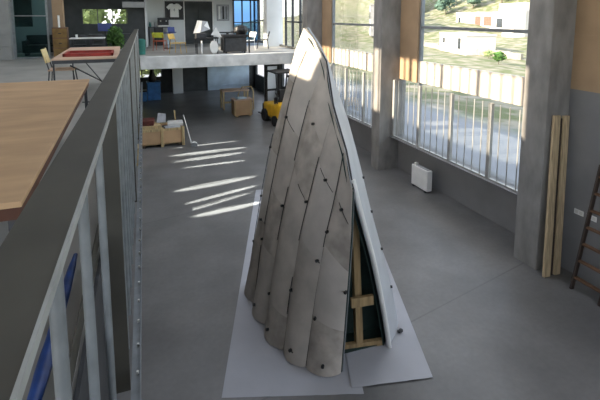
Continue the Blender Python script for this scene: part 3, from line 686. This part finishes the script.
# ================================================================== LOWER HALL
# crate with offcuts
cr = thing('wooden_crate', 'open pine and cardboard crate full of offcuts at the left of the hall', 'crate', (1.0, 16.15, 0))
for (a, b) in ((-.72, 0), (.0, .72)):
    MB().box(a + .03, b - .03, -.44, -.42, .10, .60).build('side_panel', 'kraft', cr)
MB().box(-.70, .70, .42, .44, .1, .6).build('side_panel', 'kraft', cr)
for x in (-.70, .70): MB().box(x - .01, x + .01, -.42, .42, .1, .6).build('end_panel', 'kraft', cr)
for x in (-.70, 0, .70):
    for y in (-.46, .46): MB().box(x - .045, x + .045, y - .02, y + .02, .0, .68, .003).build('stile', 'pine', cr)
MB().box(-.75, .75, -.46, -.44, .56, .64, .003).build('top_board', 'pine', cr); MB().box(-.75, .75, .44, .46, .56, .64, .003).build('top_board', 'pine', cr)
MB().box(-.72, .72, -.44, .44, .09, .12).build('base', 'pine', cr)
for x in (-.6, 0, .6): MB().box(x - .05, x + .05, -.44, .44, 0, .09).build('skid', 'darkwood', cr)
off = [((-.68, -.05, -.40, .40, .13, .55), 'greyscrap', 'grey board stack low in the left half of the crate'),
       ((.05, .66, -.40, .40, .13, .56), 'charcoal', 'dark block low in the right half of the crate'),
       ((-.66, -.02, -.30, .30, .56, .72), 'pine', 'pine board bundle lying on top at the left of the crate'),
       ((-.62, -.22, -.24, .30, .73, .90), 'rust', 'maroon box on the pine bundle in the crate'),
       ((.10, .62, -.38, -.08, .57, .66), 'greyscrap', 'pale slab lying at the front right of the crate'),
       ((.22, .74, -.30, .20, .67, .76), 'offwhite', 'white slab lying across the right of the crate')]
for k, (b, m_, lb) in enumerate(off):
    c = Vector(((b[0] + b[1]) / 2, (b[2] + b[3]) / 2, b[4])); rz = (0, 0, .06, -.12, .1, -.07)[k]
    t = MB().box(b[0] - c.x, b[1] - c.x, b[2] - c.y, b[3] - c.y, 0, b[5] - b[4], .008)
    if k % 2 == 0: t.box(b[0] - c.x + .05, b[1] - c.x - .03, b[2] - c.y + .03, b[3] - c.y - .02, b[5] - b[4], b[5] - b[4] + .006)
    o = t.build('offcut', m_); o.location = Vector((1.0, 16.15, 0)) + c; o.rotation_euler = (0, 0, rz); tag(o, lb, 'offcut', 'offcuts in the crate')
o = MB().prism([(-.16, 0), (.14, 0), (.16, .30), (-.10, .34)], -.02, .02, Matrix.Rotation(R(72), 4, 'X')).build('offcut', 'greyscrap'); o.location = (1.02, 16.2, .75); tag(o, 'grey tilted panel standing up in the middle of the crate', 'offcut', 'offcuts in the crate')
for k, (p, q, w, m_, lb) in enumerate((((1.58, 16.68, .005), (1.52, 16.66, 1.06), .05, 'pine', 'pine stick standing upright behind the right end of the crate'), ((1.98, 15.78, .005), (1.765, 16.0, 1.0), .03, 'offwhite', 'thin white batten leaning outside the right end of the crate'))):
    t = MB().bar(p, q, w, .02, .002); tag(t.build('batten', m_, loc=p), lb, 'batten')
o = MB().box(-.11, .11, -.09, .09, 0, .11, .01).box(-.06, .06, -.05, .05, .11, .14, .005).build('floor_block', 'frame'); o.location = (2.02, 15.45, 0); tag(o, 'small grey block on the floor right of the crate', 'block')
o = MB().box(-.06, .06, -.25, .25, 0, .5, .005).box(-.07, .07, -.26, .26, .5, .54).build('bin_box', 'pine'); o.location = (.16, 14.2, 0); tag(o, 'small pine box on the floor in front of the crate by the railing line', 'box')

# forklift
fk = thing('forklift', 'small yellow forklift with black mast under the gallery, half behind the shelter', 'forklift', (5.98, 17.70, 0), R(5)); fk.scale = (1.1, 1.1, 1.1)
MB().box(-.45, .45, -.55, .75, .22, .72, .05).build('chassis', 'yellow', fk)
MB().box(-.46, .46, -.85, -.40, .25, .88, .10).build('counterweight', 'yellow', fk)
MB().box(-.3, .3, -.45, .05, .72, .98, .04).build('seat', 'black', fk); MB().box(-.28, .28, -.5, -.40, .95, 1.35, .03).build('seat_back', 'black', fk)
for sx in (-.42, .42):
    MB().tube([(sx, -.6, .85), (sx, -.5, 1.95), (sx, .35, 2.0), (sx, .62, .75)], .032, 8).build('guard_post', 'black', fk)
MB().box(-.45, .45, -.55, .40, 1.95, 2.0, .01).build('roof_guard', 'black', fk)
for sx in (-.28, .28): MB().box(sx - .05, sx + .05, .80, .92, .06, 2.15, .01).build('mast_rail', 'black', fk)
for z in (1.1, 2.08): MB().box(-.3, .3, .82, .9, z, z + .07).build('mast_crossbar', 'black', fk)
MB().box(-.4, .4, .92, .97, .1, .6, .01).build('fork_carriage', 'black', fk)
for sx in (-.25, .25): MB().box(sx - .05, sx + .05, .97, 1.75, .06, .1, .008).build('fork', 'charcoal', fk)
for sx in (-.45, .45):
    for sy, rr in ((-.5, .19), (.5, .24)):
        MB().tube([(sx - .09, sy, rr), (sx + .09, sy, rr)], rr, 20).build('wheel', 'rubber', fk)
MB().tube([(0, .42, .72), (0, .22, 1.12)], .02, 8).tube([(.16 * math.cos(a), .2 + .06 * math.sin(a), 1.12 + .14 * math.sin(a)) for a in [2 * math.pi * k / 16 for k in range(17)]], .014, 6).build('steering_wheel', 'black', fk)
MB().box(-.2, .2, -.875, -.84, .45, .6).build('rear_grille', 'black', fk)

# workbench and boxes under the gallery
wb = thing('workbench', 'pale topped timber workbench under the gallery left of the forklift', 'bench', (4.75, 21.3, 0))
MB().box(-.62, .7, -.35, .35, .86, .92, .004).build('worktop', 'ply', wb)
for sx in (-.55, .62):
    for sy in (-.3, .3): MB().box(sx - .04, sx + .04, sy - .04, sy + .04, 0, .86).build('leg', 'pine', wb)
MB().box(-.55, .62, -.02, .02, .25, .33).build('stretcher', 'pine', wb)
pc = thing('packing_crate', 'brown packing crate with pale lid beside the forklift', 'crate', (4.75, 19.6, 0))
MB().box(-.42, .4, -.3, .3, .05, .72, .008).build('body', 'kraft', pc); MB().box(-.45, .43, -.33, .33, .72, .77, .006).build('lid', 'ply', pc)
for x in (-.38, .34): MB().box(x - .03, x + .03, -.32, -.3, .05, .72).build('batten', 'pine', pc)
for x in (-.3, .3): MB().box(x - .05, x + .05, -.3, .3, 0, .05).build('skid', 'pine', pc)
o = MB().box(-.22, .22, -.16, .16, 0, .05, .004).box(-.18, .16, -.1, .1, .05, .07, .002).build('folded_sheet', 'bluewall'); o.location = (4.7, 19.6, .77); o.rotation_euler = (0, 0, .3); tag(o, 'blue grey folded sheet on the packing crate lid', 'sheet')
bq = thing('tube_trolley', 'bent pale tube trolley frame standing behind the packing crate', 'trolley', (5.15, 20.6, 0))
MB().tube([(-.35, 0, 0), (-.33, 0, .8), (-.15, 0, 1.12), (.3, 0, 1.12), (.4, 0, .9), (.4, 0, 0)], .035, 8).build('hoop', 'pine', bq, smooth=True); MB().tube([(-.34, 0, .4), (.4, 0, .4)], .02, 8).build('crossbar', 'darksteel', bq)
bb = thing('blue_crate', 'blue plastic crate on the floor below the lower back window', 'crate', (1.25, 25.0, 0))
MB().box(-.33, .33, -.25, .25, 0, .98, .02).build('body', 'bluebox', bb); MB().box(-.36, .36, -.28, .28, .9, .98, .01).build('rim', 'bluebox', bb)
b2 = thing('blue_chest', 'low blue chest left of the blue plastic crate', 'chest', (.60, 24.8, 0))
MB().box(-.28, .28, -.25, .25, 0, .5, .02).build('body', 'bluebox', b2); MB().box(-.29, .29, -.26, .26, .5, .58, .015).build('lid', 'charcoal', b2)
jg = MB().lathe([(.16, 0), (.19, .05), (.2, .25), (.13, .42), (.09, .55), (.11, .62), (.1, .68)], 18).build('jug', 'black', smooth=True); jg.location = (1.2, 25.0, .98); tag(jg, 'black bottle shaped jug on the blue plastic crate', 'jug')

# white panel heater, planks, ladder, sockets
ht = thing('panel_heater', 'white panel heater standing at the grey sill wall', 'heater', (7.02, 9.38, 0), R(0))
MB().box(-.09, .07, -.34, .34, .04, .58, .02).build('casing', 'white', ht)
for k in range(7): MB().box(-.05, .05, -.28 + .09 * k, -.23 + .09 * k, .578, .586).build('outlet_slot', 'frame', ht)
for y in (-.25, .25): MB().box(-.09, .1, y - .03, y + .03, 0, .04).build('foot', 'charcoal', ht)
MB().box(-.05, .03, .2, .28, .58, .64, .008).build('control_box', 'offwhite', ht)
for k, (p, q, w, m_, lb) in enumerate((((6.61, 5.27, 0), (6.79, 5.44, 2.80), .14, 'plank', 'pale timber plank leaning on the near column, left of the dark timber'),
                                      ((6.73, 5.29, 0), (6.90, 5.455, 2.74), .05, 'darkwood', 'dark narrow timber leaning between the two pale planks'),
                                      ((6.84, 5.26, 0), (7.01, 5.44, 2.78), .13, 'plank', 'pale timber plank leaning on the near column, nearest the ladder'))):
    t = MB().bar(p, q, w, .05, .003, up=(0, 1, 0))
    t = t.build('timber_plank', m_, loc=p); tag(t, lb, 'plank', 'timbers leaning by the column')
ld = thing('wooden_ladder', 'dark wooden ladder leaning on the grey wall at the right edge', 'ladder', (6.70, 4.58, 0))
def lad(s, y): return Vector((.36 * s, y - .07 * s, 2.1 * s))
for y in (.28, -.20): MB().bar(lad(0, y), lad(1.0, y), .035, .075, .004, up=(1, 0, 0)).build('stile', 'darkwood', ld)
for k in range(7):
    s = .10 + .135 * k; MB().bar(lad(s, .27), lad(s, -.19), .07, .03, .003).build('rung', 'brownwood', ld)
for k, (y, lb) in enumerate(((5.14, 'white wall socket pair at right, farther one'), (4.91, 'white wall socket pair at right, nearer the ladder'))):
    t = thing('wall_socket', lb, 'socket', (NX, y, 1.14), 0, 'sockets on the grey wall')
    MB().box(-.012, 0, -.085, .085, -.045, .045, .003).build('plate', 'white', t)
    for d in (-.04, .04): MB().box(-.016, -.012, d - .026, d + .026, -.026, .026).build('outlet', 'offwhite', t)

# ================================================================== OUTSIDE
def house(label, x, y, z, w, d, h, wallm, rz=0.0, wins=(), extra=None, name='house'):
    # front looks to -x (towards the hall)
    t = thing(name, label, 'house', (x, y, z), rz)
    MB().box(0, d, -w / 2, w / 2, -1.5, h).build('walls', wallm, t)
    MB().box(-.12, d + .1, -w / 2 - .1, w / 2 + .1, h, h + .25).build('roof_parapet', wallm, t)
    for (yy, zz, ww, hh, m_) in wins:
        o = MB().box(-.06, .0, yy - ww / 2, yy + ww / 2, zz, zz + hh).build('window', m_, t)
        MB().box(-.12, -.04, yy - ww / 2 - .08, yy + ww / 2 + .08, zz - .12, zz - .02).build('window_sill', wallm, o)
    return t
hs = house('long low white house on the hillside above the window transom', 86, 91.3, .6, 37, 9, 4.4, 'render_w', R(-18), ((4.0, 1.2, 3.4, 2.4, 'redbrown'), (-1.5, 1.2, 4.2, 2.4, 'redbrown'), (10, 1.4, 2.6, 1.4, 'offwhite'), (16, 1.2, 1.6, 2, 'window_dark'), (-8, .9, 3.6, 2.2, 'window_dark'), (-12.5, .5, 1.6, 3.4, 'redbrown')))
MB().box(-2.5, 0, -19, -14, -1, 5.4).build('wing', 'render_w', hs); MB().box(.5, 6, -18, -6, 4.6, 6.6).build('upper_storey', 'render_w', hs)
house('small white shed with one door in the rough field', 52.5, 63.1, -1.2, 10.5, 5, 2.3, 'render_w', R(-15.5), ((-2.8, .1, 1.0, 1.8, 'window_dark'), (3.4, .8, .8, .9, 'window_dark')), name='shed')
house('grey white house high on the slope left of the long house', 118, 150, 9, 14, 10, 7, 'render_w', R(-25), ((-4, 2, 2, 2.2, 'window_dark'), (0, 2, 2, 2.2, 'window_dark'), (4, 2, 2, 2.2, 'window_dark')))
house('grey stone house seen through the window behind the shelter', 62, 108, .5, 12, 9, 6.5, 'render_g', R(-28), ((-3.5, 3, 1.6, 1.8, 'window_dark'), (0, 3, 1.6, 1.8, 'window_dark'), (3.5, 3, 1.6, 1.8, 'window_dark'), (2, .3, 1.6, 1.6, 'window_dark')))
house('tall pale apartment house on the slope behind the stone house', 96, 152, 4, 16, 12, 13, 'render_w', R(-28), tuple((a, b, 1.8, 2, 'window_dark') for a in (-5, 0, 5) for b in (1.5, 5, 8.5)))
house('pale villa on the top of the slope above the long house', 140, 128, 17, 16, 10, 6, 'render_w', R(-20), ((-4, 2, 2, 2, 'window_dark'), (2, 2, 3, 2, 'redbrown')))
rw = MB()
for k in range(12):
    y = 48 + k * 2.4; x = 52 + .15 * k * 2
    rw.box(x, x + .5, y, y + 2.4, hz(x, y) - .6, hz(x, y) + .9, .03)
rw = rw.build('stone_wall', 'stone', loc=(54, 60, -2)); tag(rw, 'long low stone garden wall crossing the field below the white house', 'wall')
fw_ = thing('street_parapet', 'pale low wall along the far side of the shaded street', 'wall', (27, 30, hz(27, 30)))
MB().box(0, .25, -22, 40, -.5, .75).build('wall_body', 'stone', fw_); MB().box(-.05, .3, -22, 40, .75, .83).build('coping', 'render_w', fw_)

def tree(x, y, z, h, r, label, m_, n, seed, name='tree', leaf=.25):
    rd = random.Random(seed); t = thing(name, label, 'tree' if name == 'tree' else 'shrub', (x, y, z))
    MB().tube([(0, 0, -.3), (.05, 0, h * .3), (0, .05, h * .6)], [.05 * h * .5, .04 * h * .5, .02 * h * .5], 8).build('trunk', 'bark', t)
    c = MB()
    for k in range(7):
        a = rd.random() * 6.28; q = rd.random() * r * .6
        c.blob((q * math.cos(a), q * math.sin(a), h * (.45 + .45 * rd.random())), r * .5, r * .5, h * .2, 2, .45, 1.5, seed + k)
    c.leaves((0, 0, h * .62), r * 1.05, r * 1.05, h * .42, n, leaf, rd)
    c.build('crown', m_, t)
for k, (x, y, h, r, m_) in enumerate(((-2.6, 33, 8, 1.5, 'leafbright'), (.6, 32.6, 7.6, 1.5, 'leafbright'), (3.4, 31.5, 7.6, 1.3, 'leafbright'), (-5.8, 34, 7, 1.5, 'leafblue'))):
    tree(x, y, -.5, h, r, ('pale green tree behind the far window, left of its centre', 'pale green tree filling the right of the far window', 'bright green tree outside the lower back window', 'blue green tree at the left end of the far window')[k], m_, 700, 20 + k)
tree(1.3, 29.3, -.5, 4.2, 1.3, 'dense green bush right outside the lower back window', 'leafbright', 500, 77, name='shrub', leaf=.14)
hill_trees = [(100, 124, 5.5, 3.4), (106, 118, 6, 3.2), (112, 112, 6.5, 3.4), (116, 104, 7, 3.6), (108, 132, 6, 3.6), (126, 96, 6, 3.4), (84, 122, 4, 2.6), (90, 132, 4.5, 3)]
where = ['dark green tree at the left upper edge of the near window view', 'dark tree just left behind the long white house', 'dark tree rising behind the middle of the long white house', 'tall dark tree rising behind the right of the long white house', 'dark bushy tree highest at the left on the slope', 'dark tree behind the right wing of the long white house', 'low dark bush left of the long white house', 'round dark bush in the upper left of the near window view']
for k, (x, y, h, r) in enumerate(hill_trees): tree(x, y, hz(x, y), h, r, where[k], 'leafblue', 240, 40 + k, leaf=.45)
bush = [(47, 67, 'low green shrub in the field left of the white shed'), (50, 52, 'low green shrub in the field before the stone wall'), (44, 44, 'green shrub near the right end of the stone wall'), (40, 56, 'green shrub nearest the street wall in the middle field'), (46, 72, 'green shrub at the left edge of the middle field')]
for k, (x, y, lb) in enumerate(bush): tree(x, y, hz(x, y), 1.0 + .25 * (k % 3), .9, lb, 'leafbright' if k % 2 else 'leaf', 160, 60 + k, name='shrub', leaf=.16)
